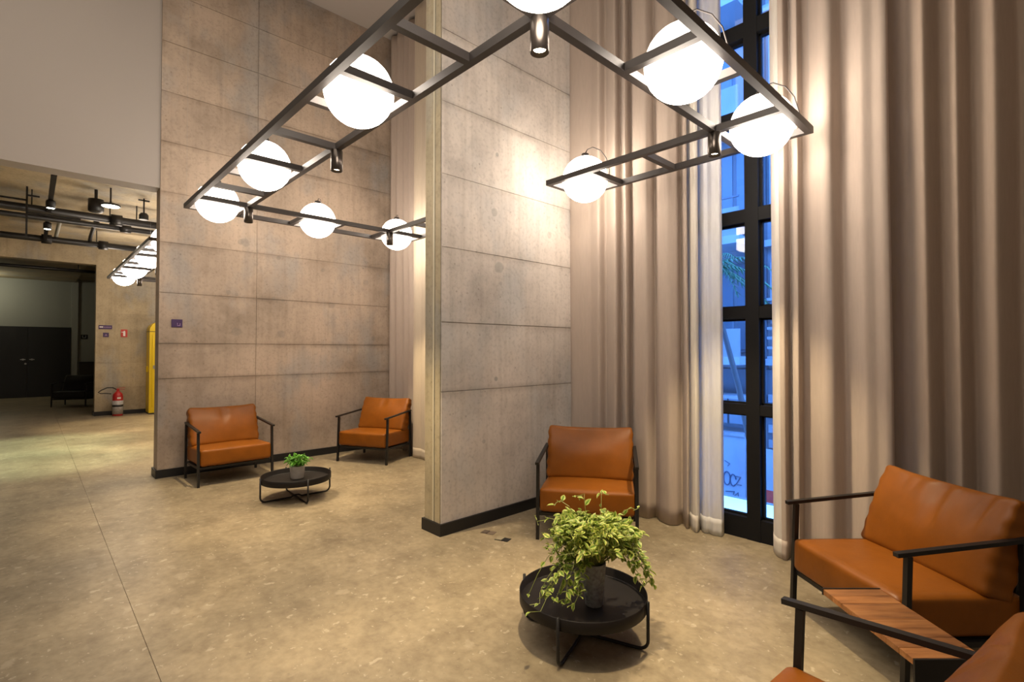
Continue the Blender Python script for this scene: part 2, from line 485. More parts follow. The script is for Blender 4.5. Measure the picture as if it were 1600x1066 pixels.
ROW1 = [0, 1.122, 1.524, 2.106, 2.685, 3.265, 3.845, 4.425, 5.005, 5.585, 6.25]
ROW2 = [0, 1.120, 1.670, 2.267, 2.849, 3.430, 4.010, 4.590, 5.170, 5.75, 6.25]
fin('wall_left', -6.93, 1.06, 4.05, 0.22, ZC, ROW1, [1.06, 2.09, 4.05], CONC_A)
f2 = fin('wall_center', -3.27, 2.345, 4.05, 0.22, ZC, ROW2, [2.345, 4.05], CONC_B)
for x0, x1 in ((-3.489, -3.376), (-3.353, -3.283)):
    bobj('panel', (x0, 2.340, 0), (x1, 2.350, ZC), CONC_E, f2)
bobj('channel', (-3.374, 2.334, 0.095), (-3.358, 2.35, ZC), STRIP, f2)
bobj('shadow_gap', (-3.357, 2.341, 0.095), (-3.354, 2.3455, ZC), BLACK, f2)
fin('wall_far', -14.4, 1.05, 4.05, 0.25, ZL, [0, 0.62, 1.16, 1.70, 2.26, 2.9, ZL], [1.05, 4.05], CONC_C)
tag(bobj('beam', (-14.66, -5, 3.33), (-14.4, 1.05, ZL), CONC_C), kind='structure')
def skirting(name, x, y0, y1, th):
    bm = bmesh.new()
    t = 0.018
    box(bm, (x, y0 - t, 0), (x + t, y1, 0.092))
    box(bm, (x - th - t, y0 - t, 0), (x, y0, 0.092))
    box(bm, (x - th - t, y0, 0), (x - th, y1, 0.092))
    tag(mesh_obj(name, bm, BASEB), kind='structure')
skirting('baseboard_left', -6.93, 1.06, 4.05, 0.22)
skirting('baseboard_center', -3.27, 2.340, 4.05, 0.22)
skirting('baseboard_far', -14.4, 1.05, 4.05, 0.25)

# back room
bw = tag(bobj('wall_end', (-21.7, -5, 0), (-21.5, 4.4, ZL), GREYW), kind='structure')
bobj('pilaster', (-21.5, 0.955, 0), (-21.46, 1.125, ZL), plain('pilaster_paint', (0.36, 0.36, 0.33), 0.85), bw)
dd = empty('door_1', (-21.5, -0.04, 0), kind='structure')
for s in (-1, 1):
    lf = bobj('door_leaf', (0.0, min(0, s * 0.99) + 0.002, 0.0), (0.045, max(0, s * 0.99) - 0.002, 2.15), DARKDOOR, dd)
    bm = bmesh.new(); box(bm, (0.05, s * 0.10 - 0.06, 1.145), (0.085, s * 0.10 + 0.06, 1.17), 0.004); box(bm, (0.044, s * 0.10 - 0.02, 1.13), (0.055, s * 0.10 + 0.02, 1.185))
    mesh_obj('door_handle', bm, STEELP, lf)
    if s < 0:
        bm = bmesh.new(); tube(bm, [(0.044, -0.04, 1.03), (0.056, -0.04, 1.03)], 0.028, 12); mesh_obj('door_lock', bm, STEELP, lf)
bm = bmesh.new(); box(bm, (0.0, 0.99, 0), (0.05, 1.0, 2.16)); box(bm, (0.0, -1.0, 0), (0.05, -0.99, 2.16)); box(bm, (0, -1.0, 2.15), (0.05, 1.0, 2.165))
mesh_obj('door_frame', bm, DARKDOOR, dd)

# facade wall and window
wf = bmesh.new()
box(wf, (-21.7, 4.05, 0), (-3.15, 4.25, ZC)); box(wf, (0.95, 4.05, 0), (3.4, 4.25, ZC))
tag(mesh_obj('wall_front', wf, WHITE), kind='structure')
win = empty('window_1', (0, 4.0, 0), kind='structure')
MUL = [-3.15, -2.35, -1.547, -0.745, 0.05, 0.85]
TRS = [(0.0, 0.163), (0.952, 1.03), (1.692, 1.783), (2.439, 2.54), (3.232, 3.328), (3.885, 4.005), (4.68, 4.78), (5.43, 5.53), (6.15, 6.25)]
for x in MUL:
    bobj('mullion', (x - 0.05, 0, 0), (x + 0.05, 0.12, ZC), FRAMEB, win)
for i in range(len(MUL) - 1):
    for a, b in TRS:
        bobj('transom', (MUL[i] + 0.05, 0.004, a), (MUL[i + 1] - 0.05, 0.116, b), FRAMEB, win)
for i in range(len(MUL) - 1):
    for (a, b), (c, d) in zip(TRS, TRS[1:]):
        bobj('pane', (MUL[i] + 0.045, 0.062, b - 0.005), (MUL[i + 1] - 0.045, 0.07, c + 0.005), GLASS, win)
        if i in (1, 2, 3):
            # slim inner sash round each pane
            x0, x1 = MUL[i] + 0.05, MUL[i + 1] - 0.05
            bm = bmesh.new()
            for lo, hi in (((x0, .05, b), (x0 + .014, .082, c)), ((x1 - .014, .05, b), (x1, .082, c)), ((x0, .05, b), (x1, .082, b + .014)), ((x0, .05, c - .014), (x1, .082, c))):
                box(bm, lo, hi)
            mesh_obj('sash', bm, FRAMEB, win)
sill = tag(bobj('window_sill', (-3.15, 4.12, -0.06), (0.95, 4.30, 0.0), PALEW), kind='structure')

# ------------------------------------------------------------------ curtains
def fold_x(px, y):
    """x on the line y=const seen at pixel column px at eye level"""
    a = (px - 800) / FPX
    rx, ry = math.cos(HEAD), math.sin(HEAD)
    dx, dy = -math.sin(HEAD) + a * rx, math.cos(HEAD) + a * ry
    return y * dx / dy

def profile(ctrl, sub=7):
    pts = [Vector((fold_x(px, y) if px > -90 else ex, y)) for px, y, *r in ctrl for ex in [r[0] if r else 0]]
    out = []
    for i in range(len(pts) - 1):
        p0 = pts[max(i - 1, 0)]; p1 = pts[i]; p2 = pts[i + 1]; p3 = pts[min(i + 2, len(pts) - 1)]
        for k in range(sub):
            t = k / sub
            m1 = (p2 - p0) * 0.38; m2 = (p3 - p1) * 0.38
            h = (2 * t**3 - 3 * t**2 + 1) * p1 + (t**3 - 2 * t**2 + t) * m1 + (-2 * t**3 + 3 * t**2) * p2 + (t**3 - t**2) * m2
            out.append(h)
    out.append(pts[-1])
    return out

def drape(name, ctrl, mat, label, z1=6.2, sub=7, hem=True, th=0.004, seed=0, sway=0.012, group=None, hemmat=None):
    pr = profile(ctrl, sub)
    def build(z_lo, z_hi, nz, dy):
        bm = bmesh.new()
        rows = []
        for j in range(nz + 1):
            z = z_lo + (z_hi - z_lo) * j / nz
            row = []
            for i, p in enumerate(pr):
                wob = noise.noise(Vector((p.x * 2.3 + seed, z * 0.55, seed)))
                wob2 = noise.noise(Vector((p.x * 2.3 + seed + 30, z * 0.45, seed)))
                low = math.exp(-z / 0.25)
                row.append(bm.verts.new((p.x + sway * wob, p.y + dy + sway * 1.1 * wob2 - 0.012 * low * noise.noise(Vector((p.x * 9, seed, 3))), z)))
            rows.append(row)
        for a, b in zip(rows, rows[1:]):
            for k in range(len(a) - 1):
                bm.faces.new((a[k], a[k + 1], b[k + 1], b[k]))
        return bm
    o = mesh_obj(name, build(0.006, z1, 46, 0), mat, None, True)
    md = o.modifiers.new('thick', 'SOLIDIFY'); md.thickness = th; md.offset = 1
    tag(o, label, 'curtain', group or 'full-height curtains')
    if hem:
        h = mesh_obj('hem', build(0.004, 0.135, 3, -0.0043), hemmat or mat, o, True)
        md = h.modifiers.new('thick', 'SOLIDIFY'); md.thickness = 0.0006; md.offset = 1
    return o

drape('curtain', [(889, 3.94), (893, 3.90), (908, 3.905), (924, 3.925), (935, 3.855), (947, 3.945), (961, 3.85), (971, 3.955), (978, 3.86), (988, 3.97),
                  (993, 3.87), (1011, 3.855), (1024, 3.95), (1031, 3.88), (1044, 3.845), (1057, 3.89), (1065, 3.965), (1072, 3.87), (1076, 3.90)],
      FAB, 'taupe full-height drape gathered between the concrete pillar and the white voile', seed=1, hem=False)
drape('lining_curtain', [(1073, 3.945), (1078, 3.92), (1081, 3.868), (1086, 3.85), (1089.5, 3.87), (1092, 3.925)], LINING,
      'narrow ivory curtain edge standing between the taupe drape and the white voile', seed=2, sway=0.004)
drape('voile_curtain', [(1088, 3.968), (1093, 3.955), (1097, 3.90), (1101, 3.885), (1107, 3.905), (1113, 3.89), (1120, 3.90), (1126, 3.91), (1129.5, 3.975)], SHEER,
      'white translucent voile hanging at the left edge of the open window', seed=3, sway=0.004, th=0.002)
drape('lining_curtain', [(1206.5, 3.93), (1208, 3.87), (1213, 3.81), (1219, 3.80)], LINING,
      'pale ivory leading edge of the drape right of the open window', seed=4, sway=0.004)
drape('curtain', [(1219, 3.80), (1227, 3.79), (1236, 3.90), (1241, 3.80), (1248, 3.775), (1256, 3.87), (1272, 3.83), (1288, 3.78), (1302, 3.79), (1320, 3.89),
                  (1336, 3.83), (1352, 3.79), (1370, 3.80), (1384, 3.79), (1393, 3.80), (1396, 3.84)],
      FAB, 'taupe full-height drape right of the open window, behind the right-hand armchair', seed=5)
drape('curtain', [(1391, 3.90), (1404, 3.93), (1422, 3.92), (1448, 3.79), (1476, 3.92), (1500, 3.815), (1526, 3.93), (1560, 3.79), (1600, 3.94),
                  (1640, 3.80), (1690, 3.94), (1740, 3.80), (1800, 3.94), (1870, 3.80), (1960, 3.94), (2060, 3.82), (2180, 3.94)],
      FABD, 'shadowed taupe drape at the far right edge of the photo', seed=6, hem=False, sub=9)
# bay behind the pillar
BAY2 = [(-99, 4.02, -6.93)] + [(-99, 3.98 - 0.05 * (i % 2) - 0.02 * random.random(), -6.86 + i * 0.088 + random.uniform(-.02, .02)) for i in range(10)] + [(-99, 3.90, -5.96)]
drape('curtain', BAY2, FAB, 'taupe drape in the bay behind the pillar, behind the armchair in the corner', seed=8, hem=False)
BAY2B = [(-99, 3.94, -5.97), (-99, 3.80, -5.94), (-99, 3.775, -5.86), (-99, 3.80, -5.75), (-99, 3.775, -5.62), (-99, 3.82, -5.5), (-99, 3.78, -5.36), (-99, 3.84, -5.22), (-99, 3.78, -5.08), (-99, 3.86, -4.9)]
drape('curtain', BAY2B, fabric('cream_drape', (0.52, 0.44, 0.34)), 'cream curtain panel beside the concrete pillar edge, right of the corner armchair', seed=9, sway=0.008)

# ------------------------------------------------------------------ ring pendants
ZR = 2.895                    # centre height of the frame bars
BW, BH = 0.042, 0.044
RG = 0.195
XO0, XO1, XI0, XI1 = -5.925, -1.055, -5.49, -1.485
YO0, YO1, YI0, YI1 = 1.125, 3.69, 1.575, 3.245
YO2, YI2 = 3.61, 3.165      # the far short side stops a little earlier
def globe_mesh():
    bm = bmesh.new(); bmesh.ops.create_uvsphere(bm, u_segments=28, v_segments=18, radius=RG)
    me = bpy.data.meshes.new('globe'); bm.to_mesh(me); bm.free()
    for p in me.polygons: p.use_smooth = True
    me.materials.append(OPAL)
    return me
GM = globe_mesh()
def ring(dx, label, full=True):
    root = empty('ring_pendant', (dx, 0, 0), 0, label, 'pendant light', 'globe ring pendants')
    def b_(name, a, b, w=BW, h=BH):
        bm = bmesh.new(); bar(bm, a, b, w, h); return mesh_obj(name, bm, LAMPM, root)
    z = ZR
    h = BW / 2
    # long rails
    b_('rail', (XO0 - h, YO0, z), (XO1 + h, YO0, z)); b_('rail', (XI0 - h, YI0, z), (XI1 + h, YI0, z))
    b_('rail', (XO1, YO0 + h, z), (XO1, YO1 + h, z)); b_('rail', (XI1, YI0 + h, z), (XI1, YI1 + h, z))
    b_('rail', (XO0, YO0 + h, z), (XO0, YO2 + h, z)); b_('rail', (XI0, YI0 + h, z), (XI0, YI2 + h, z))
    XCE, XEE = -2.945, -4.03
    b_('rail', (XO1 - h, YO1, z), (XCE - h, YO1, z)); b_('rail', (XI1 - h, YI1, z), (XCE - h, YI1, z))
    if full:
        b_('rail', (XO0 + h, YO2, z), (XEE + h, YO2, z)); b_('rail', (XI0 + h, YI2, z), (XEE + h, YI2, z))
    rx = [(x, YO0 + h, YI0 - h) for x in (XI1, -1.962, -2.475, -2.905, -3.475, -4.085, -4.515, -4.985, XI0)]
    rx += [(x, YI1 + h, YO1 - h) for x in (XI1, -2.02, -2.515, XCE)]
    if full:
        rx += [(x, YI2 + h, YO2 - h) for x in (XI0, -4.955, -4.46, XEE)]
    for x, a, b in rx:
        b_('rung', (x, a, z), (x, b, z), BW, BH)
    for xa, xb, ys in ((XI1 + h, XO1 - h, (YI0, 2.205, 2.635, YI1)), (XO0 + h, XI0 - h, (YI0, 2.15, 2.58, YI2))):
        for y in ys:
            b_('rung', (xa, y, z), (xb, y, z), BW, BH)
    yA, yC = (YO0 + YI0) / 2, (YO1 + YI1) / 2
    xB, xD = (XO1 + XI1) / 2, (XO0 + XI0) / 2
    gl = [(xB, yA), (-2.69, yA), (-4.30, yA), (xD, yA), (xB, 2.42), (xB, yC), (-2.73, yC), (xD, 2.365), (xD, (YO2 + YI2) / 2)]
    if full: gl.append((-4.245, (YO2 + YI2) / 2))
    e = 0.030
    for k, (x, y) in enumerate(gl):
        g = bpy.data.objects.new('globe', GM); g.location = (x, y, z + e); link(g, root)
        bm = bmesh.new(); lathe(bm, [(0.0, 0.222), (0.030, 0.222), (0.034, 0.205), (0.045, 0.192), (0.045, 0.186), (0, 0.186)], 16)
        c = mesh_obj('globe_cap', bm, LAMPM, g, True)
        an = (2.4, 2.67, 3.5, 2.9, 0.5, 0.4, 0.3, 2.4, 2.4, 1.0)[k]
        d = Vector((math.cos(an), math.sin(an), 0))
        bm = bmesh.new()
        tube(bm, [Vector((0, 0, 0.222)) + d * q + Vector((0, 0, w)) for q, w in ((0, 0), (0.02, 0.035), (0.07, 0.045), (0.14, 0.005), (0.19, -0.07), (0.215, -0.17), (0.222, -0.27))], 0.0042, 6)
        mesh_obj('globe_cable', bm, LAMPM, g, True)
    sp = [(XI1, YI0), (XI1, YI1), (XI0, YI0), (XI0, YI2), (-3.475, YI0)]
    for x, y in sp:
        s = empty('spotlight', (x, y, z - BH / 2)); s.parent = root
        bm = bmesh.new(); lathe(bm, [(0.0, 0.0), (0.039, 0.0), (0.041, -0.002), (0.041, -0.145), (0.037, -0.147), (0.035, -0.128), (0, -0.128)], 24)
        mesh_obj('spotlight_body', bm, NICKEL, s, True)
        bm = bmesh.new(); lathe(bm, [(0, -0.1275), (0.026, -0.1275), (0.027, -0.1295), (0, -0.1300)], 20)
        mesh_obj('spotlight_lens', bm, LENS, s)
        L = bpy.data.lights.new('spot_beam', 'SPOT'); L.energy = SPOT_W; L.color = (1.0, 0.77, 0.46)
        L.spot_size = math.radians(66); L.spot_blend = 0.55; L.shadow_soft_size = 0.022
        lo = bpy.data.objects.new('spot_beam', L); lo.location = (0, 0, -0.150); link(lo, s)
    # hair-thin suspension wires
    ztop = (ZC if dx > -3 else ZL)
    for x, y in ((XO0, YO0), (XO1, YO0), (XO1, YO1), (XO0, YO2)):
        bm = bmesh.new(); tube(bm, [(x, y, z + BH / 2), (x, y, ztop)], 0.0007, 5)
        mesh_obj('suspension_wire', bm, STEELP, root)
    return root
ring(0, 'large black ladder-frame ring of glowing globes hanging around the concrete pillar')
ring(-6.95, 'second globe ring far left, glowing behind the long concrete wall', full=False)

# ------------------------------------------------------------------ armchairs
CW, CD, ZAF, ZAR, RAKE = 0.742, 0.536, 0.582, 0.622, 0.023
def cushion(w, d, h, r, bulge, n=18, deform=None):
    bm = bmesh.new()
    hs = (w / 2, d / 2, h / 2)
    def par(i):
        t = -1 + 2 * i / n
        return math.copysign(abs(t) ** 0.8, t)
    for ax in range(3):
        for sg in (-1, 1):
            a1, a2 = (ax + 1) % 3, (ax + 2) % 3
            g = []
            for i in range(n + 1):
                row = []
                for j in range(n + 1):
                    q = [0, 0, 0]; q[ax] = sg; q[a1] = par(i); q[a2] = par(j)
                    p = [q[k] * hs[k] for k in range(3)]
                    inn = [max(-(hs[k] - r), min(hs[k] - r, p[k])) for k in range(3)]
                    dv = Vector([p[k] - inn[k] for k in range(3)])
                    pos = Vector(inn) + (dv.normalized() * r if dv.length > 1e-9 else dv)
                    pos[ax] += sg * bulge[ax] * (1 - q[a1] ** 2) * (1 - q[a2] ** 2)
                    if deform: pos = deform(pos, q)
                    row.append(bm.verts.new(pos))
                g.append(row)
            for i in range(n):
                for j in range(n):
                    bm.faces.new((g[i][j], g[i + 1][j], g[i + 1][j + 1], g[i][j + 1]))
    bmesh.ops.remove_doubles(bm, verts=bm.verts, dist=1e-5)
    return bm

def back_deform(crease, seed):
    W, T, H = 0.712, 0.15, 0.45
    def f(p, q):
        u = p.x / (W / 2); v = p.z / (H / 2)
        # wedge towards the top and a soft roll along the edges
        t = max(0.0, (v + 0.2) / 1.2)
        p.y *= 1 - 0.42 * t * t
        ear = 0.006 * max(0, abs(u) - 0.6) / 0.4 * max(0, v)
        p.z += ear - 0.010 * (1 - u * u) * max(0, v)
        if p.y < 0:     # front face wrinkles
            k = 1 - min(1, max(0, (abs(v) - 0.9) / 0.1))
            wr = 0.0
            for (cx, wd, top, bot, dp) in crease:
                x0 = cx + (v - top) * 0.10 * cx
                g = math.exp(-((u - x0) / wd) ** 2)
                m = 1 / (1 + math.exp(-(v - bot) * 14))
                wr += dp * g * m
                wr -= dp * 0.6 * math.exp(-((u - x0 - wd * 2.1) / wd) ** 2) * m
            p.y += wr * k
            p.y += 0.004 * noise.noise(Vector((u * 2.2 + seed, v * 2.0, seed)))
        if abs(u) > 0.9:
            p.x += 0.004 * math.sin(v * 17 + seed) * (1 if u > 0 else -1)
        return p
    return f

def seat_deform(seed):
    def f(p, q):
        if p.z > 0:
            p.z += 0.003 * noise.noise(Vector((p.x * 6 + seed, p.y * 6, seed)))
        return p
    return f

def armchair(loc, rz, label, crease, seed, up=LEATHER, group=None):
    root = empty('armchair', (loc[0], loc[1], 0), rz, label, 'armchair', group or 'tan leather armchairs')
    hw = CW / 2
    lw = 0.024
    for s in (-1, 1):
        bm = bmesh.new(); bar(bm, (s * hw, -RAKE, 0), (s * hw, 0.002, ZAF - 0.008), lw, lw); mesh_obj('front_leg', bm, BLACK, root)
        bm = bmesh.new(); bar(bm, (s * hw, CD + 0.012, 0), (s * hw, CD, ZAR - 0.012), lw, lw); mesh_obj('rear_leg', bm, BLACK, root)
        bm = bmesh.new()
        sl = (ZAR - ZAF) / CD
        bar(bm, (s * hw, -0.055, ZAF + 0.004 - 0.055 * sl), (s * hw, CD + 0.018, ZAR + 0.004), 0.028, 0.018)
        mesh_obj('armrest', bm, BLACK, root)
        bm = bmesh.new(); bar(bm, (s * (hw - 0.016), 0.0, 0.192), (s * (hw - 0.016), CD, 0.178), 0.020, 0.024); mesh_obj('side_rail', bm, BLACK, root)
    bm = bmesh.new(); bar(bm, (-hw, 0.0, 0.192), (hw, 0.0, 0.192), 0.022, 0.024); mesh_obj('front_rail', bm, BLACK, root)
    bm = bmesh.new(); bar(bm, (-hw, CD, 0.178), (hw, CD, 0.178), 0.022, 0.024); mesh_obj('rear_rail', bm, BLACK, root)
    bm = bmesh.new(); box(bm, (-hw + 0.03, 0.02, 0.186), (hw - 0.03, CD - 0.02, 0.200)); mesh_obj('seat_deck', bm, BLACK, root)
    bm = bmesh.new()
    for s in (-1, 1):
        bar(bm, (s * 0.30, CD + 0.002, 0.18), (s * 0.30, CD + 0.115, 0.70), 0.024, 0.020)
    for t in (0.36, 0.66, 0.98):
        y, zz = CD + 0.002 + 0.113 * t, 0.18 + 0.52 * t
        bar(bm, (-0.31, y, zz), (0.31, y, zz), 0.020, 0.024)
    bar(bm, (-hw, CD, ZAR - 0.02), (hw, CD, ZAR - 0.02), 0.020, 0.022)
    mesh_obj('back_frame', bm, BLACK, root)
    se = mesh_obj('seat_cushion', cushion(0.712, 0.60, 0.180, 0.028, (0.003, 0.006, 0.010), 18, seat_deform(seed)), up, root, True)
    se.location = (0, 0.265, 0.294); se.rotation_euler = (math.radians(-1.5), 0, 0)
    bk = mesh_obj('back_cushion', cushion(0.716, 0.15, 0.45, 0.030, (0.0, 0.028, 0.004), 30, back_deform(crease, seed)), up, root, True)
    bk.location = (0, 0.505, 0.566); bk.rotation_euler = (math.radians(-19), 0, 0)
    return root
CR1 = [(0.02, 0.055, 1, 0.1, 0.034), (-0.10, 0.03, 1, 0.35, 0.014), (0.12, 0.03, 1, 0.4, 0.010)]
CR2 = []
CR3 = [(0.0, 0.05, 1, 0.35, 0.022), (0.12, 0.035, 1, 0.4, 0.016), (-0.13, 0.035, 1, 0.5, 0.012)]
CR4 = [(0.12, 0.05, 1, 0.05, 0.028), (-0.02, 0.03, 1, 0.45, 0.018), (-0.25, 0.025, 1, 0.62, 0.012), (-0.38, 0.025, 1, 0.7, 0.012), (-0.52, 0.03, 1, 0.72, 0.012), (0.32, 0.03, 1, 0.5, 0.014), (0.7, 0.05, 1, 0.2, 0.012)]
CR5 = [(-0.45, 0.05, 1, -0.3, 0.02), (-0.2, 0.03, 1, 0.3, 0.014)]
armchair((-6.18, 1.674), math.radians(90.67), 'tan leather armchair with black frame against the long concrete wall, farthest left', CR1, 1)
armchair((-2.413, 3.071), math.radians(34.7), 'tan leather armchair facing the room beside the pillar, behind the bushy plant', CR2, 2)
armchair((-6.073, 3.123), math.radians(26.8), 'tan leather armchair in the far corner in front of the drape behind the pillar', CR3, 3)
armchair((-0.706, 2.945), math.radians(-38.8), 'tan leather armchair at right in front of the drapes, beside the wooden side table', CR4, 4)
armchair((-0.616, 1.533), math.radians(-94.5), 'nearest tan leather armchair, cut off by the bottom right corner', CR5, 5)

# ------------------------------------------------------------------ wooden side table between the two right-hand chairs
st = empty('side_table', (-0.402, 2.340, 0), math.atan2(0.172, 0.163), 'small wooden side table with black steel ends between the two right-hand armchairs', 'side table')
# local x along the slats (short way), local y across
NS = 8; LY = 0.474; LX = 0.237; ZT = 0.45
for k in range(NS):
    y0 = -LY / 2 + k * LY / NS
    o = bobj('slat', (-LX / 2, y0 + 0.0006, ZT - 0.022), (LX / 2, y0 + LY / NS - 0.0006, ZT + random.uniform(-0.0006, 0.0006)), WOOD, st, 0.001)
bobj('end_plate', (-LX / 2 - 0.002, LY / 2 + 0.0005, ZT - 0.024), (LX / 2 + 0.002, LY / 2 + 0.006, ZT + 0.003), BLACK, st)
bobj('support_panel', (-LX / 2, -LY / 2 - 0.008, 0.006), (LX / 2, -LY / 2 - 0.0005, ZT - 0.001), BLACK, st)
bobj('base_plate', (-LX / 2, -LY / 2 - 0.008, 0.0), (LX / 2, LY / 2 - 0.16, 0.006), BLACK, st)
bobj('under_plate', (-LX / 2 + 0.02, -LY / 2, ZT - 0.0265), (LX / 2 - 0.02, LY / 2, ZT - 0.0225), BLACK, st)

# ------------------------------------------------------------------ coffee tables
def coffee_table(loc, rz, label):
    root = empty('coffee_table', (loc[0], loc[1], 0), rz, label, 'coffee table', 'round black tray coffee tables')
    R = 0.322
    bm = bmesh.new()
    lathe(bm, [(0, 0.178), (R - 0.010, 0.178), (R - 0.006, 0.182), (R - 0.005, 0.226), (R - 0.002, 0.229), (R, 0.227), (R, 0.174), (R - 0.004, 0.170), (0, 0.170)], 72)
    mesh_obj('tray', bm, TRAY, root, False)
    for p in root.children[0].data.polygons: p.use_smooth = abs(p.normal.z) < 0.5
    r = 0.008; q = R + r + 0.0005
    for k in range(2):
        a = k * PI / 2
        c, s = math.cos(a), math.sin(a)
        zb = r + 0.0005 + 0.0 * k
        rc = 0.045
        pts = [(q, 0.238), (q, zb + rc)] + [(q - rc + rc * math.cos(t), zb + rc - rc * math.sin(t)) for t in [PI / 2 * i / 6 for i in range(1, 7)]]
        pts = pts + [(-x, z) for x, z in reversed(pts)]
        if k == 1:   # the second loop passes just over the first at the crossing
            mid = len(pts) // 2
            pts = pts[:mid] + [(0.05, zb), (0.02, zb + 0.0165), (-0.02, zb + 0.0165), (-0.05, zb)] + pts[mid:]
        bm = bmesh.new(); tube(bm, [(x * c, x * s, z) for x, z in pts], r, 10)
        mesh_obj('leg_loop', bm, BLACK, root, True)
    return root
coffee_table((-1.648, 2.063), math.radians(19), 'round black tray coffee table in front, under the bushy variegated plant')
coffee_table((-5.11, 1.925), math.radians(-3), 'round black tray coffee table farther back, under the small green plant')

# ------------------------------------------------------------------ plants
def leaf_mesh(name, L, W, mat, curl=0.25):
    """12-triangle pointed leaf along +x, bent, with a margin attribute"""
    me = bpy.data.meshes.new(name)
    xs = [0, 0.18, 0.45, 0.75, 1.0]; ws = [0.0, 0.75, 1.0, 0.62, 0.0]
    v = []; mg = []; f = []
    for x, w in zip(xs, ws):
        z = -curl * L * x * x
        if w == 0:
            v.append((x * L, 0, z)); mg.append(0.2 if x == 0 else 0.7)
        else:
            v += [(x * L, -w * W / 2, z + 0.16 * W), (x * L, 0, z), (x * L, w * W / 2, z + 0.16 * W)]; mg += [0.72, 0.0, 0.72]
    f += [(0, 1, 2), (0, 2, 3)]
    for k in range(2):
        a = 1 + 3 * k
        f += [(a, a + 3, a + 4, a + 1), (a + 1, a + 4, a + 5, a + 2)]
    f += [(7, 10, 8), (8, 10, 9)]
    me.from_pydata(v, [], f)
    at = me.attributes.new('margin', 'FLOAT', 'POINT')
    at.data.foreach_set('value', mg)
    me.materials.append(mat)
    return me

def rot_to(d, roll):
    d = d.normalized()
    up = Vector((0, 0, 1)) if abs(d.z) < 0.97 else Vector((1, 0, 0))
    y = up.cross(d).normalized(); z = d.cross(y)
    M = Matrix((d, y, z)).transposed()
    return M @ Matrix.Rotation(roll, 3, 'X')

def scatter_leaves(root, spots, meshes, nparts, stuffname):
    """spots: (position, direction, roll, scale), nearest to the viewer first"""
    for p, d, r, s in spots[:nparts]:
        o = bpy.data.objects.new('leaf', random.choice(meshes))
        o.matrix_local = Matrix.Translation(p) @ rot_to(d, r).to_4x4() @ Matrix.Scale(s, 4)
        link(o, root)
    V, F, A = [], [], []
    for p, d, r, s in spots[nparts:]:
        me = random.choice(meshes); M = rot_to(d, r); b = len(V)
        for q, a in zip(me.vertices, me.attributes['margin'].data):
            V.append(p + M @ (q.co * s)); A.append(a.value)
        F += [tuple(b + i for i in pl.vertices) for pl in me.polygons]
    me = bpy.data.meshes.new(stuffname); me.from_pydata(V, [], F)
    at = me.attributes.new('margin', 'FLOAT', 'POINT'); at.data.foreach_set('value', A)
    me.materials.append(meshes[0].materials[0])
    o = link(bpy.data.objects.new(stuffname, me), root); o['kind'] = 'stuff'

# big variegated plant; pot base sits on the tray
P1 = (-1.575, 2.062, 0.178)
p1 = empty('potted_plant', P1, 0, 'bushy trailing plant with yellow-edged leaves in a tall grey stone pot on the near table', 'potted plant')
bm = bmesh.new(); lathe(bm, [(0, 0), (0.040, 0), (0.044, 0.004), (0.060, 0.205), (0.060, 0.212), (0.054, 0.212), (0.052, 0.190), (0, 0.190)], 32)
mesh_obj('pot', bm, POTG, p1, True)
bm = bmesh.new(); lathe(bm, [(0.0525, 0.189), (0.03, 0.196), (0, 0.199)], 20); mesh_obj('soil', bm, SOIL, p1)
LM1 = [leaf_mesh('leaf', 0.038, 0.026, LEAFV, 0.2), leaf_mesh('leaf', 0.034, 0.023, LEAFV, 0.3), leaf_mesh('leaf', 0.042, 0.024, LEAFV, 0.05)]
right = Vector((math.cos(HEAD), math.sin(HEAD), 0)); toward = Vector((math.sin(HEAD), -math.cos(HEAD), 0))
rnd = random.Random(11)
spots1 = []; stems = bmesh.new()
def grow(ang, reach, rise, drop, n, wob=0.03):
    d = Vector((math.cos(ang), math.sin(ang), 0))
    pts = []
    for i in range(9):
        t = i / 8
        r = 0.02 + reach * (t ** 0.8)
        z = 0.195 + rise * math.sin(min(1, t * 1.25) * PI * 0.62) - drop * max(0, t - 0.45) ** 1.5 * 2.4
        q = d * r + Vector((rnd.uniform(-wob, wob), rnd.uniform(-wob, wob), 0)) * t + Vector((0, 0, z))
        q.z = max(q.z, 0.075 if r > 0.215 else 0.03)      # rest on the tray, pass over its rim
        pts.append(q)
    tube(stems, pts, 0.0016, 4, True)
    for i in range(n):
        t = 0.25 + 0.75 * (i + rnd.random()) / n
        k = min(7, int(t * 8)); q = t * 8 - k
        p = pts[k].lerp(pts[k + 1], q)
        dirn = (pts[k + 1] - pts[k]).normalized()
        sd = Vector((rnd.gauss(0, 1), rnd.gauss(0, 1), rnd.gauss(0.05, 0.7)))
        ld = (dirn * 0.45 + sd.normalized() * 0.9 + Vector((0, 0, 0.02))).normalized()
        if p.z < 0.10: ld.z = abs(ld.z) * 0.4
        spots1.append((p + ld * 0.004, ld, rnd.uniform(-0.7, 0.7), rnd.uniform(0.7, 1.2)))
def az(right_amt, toward_amt):
    v = right * right_amt + toward * toward_amt
    return math.atan2(v.y, v.x)
for i in range(270):
    a = rnd.uniform(0, 2 * PI)
    rt_ = math.cos(a) * right.x + math.sin(a) * right.y
    front = max(0.0, math.cos(a) * toward.x + math.sin(a) * toward.y)
    grow(a, rnd.uniform(0.05, 0.245) * (1 - 0.25 * front), rnd.uniform(0.12, 0.24), rnd.uniform(0.02, 0.11) * (1 - 0.85 * front), rnd.randint(9, 14))
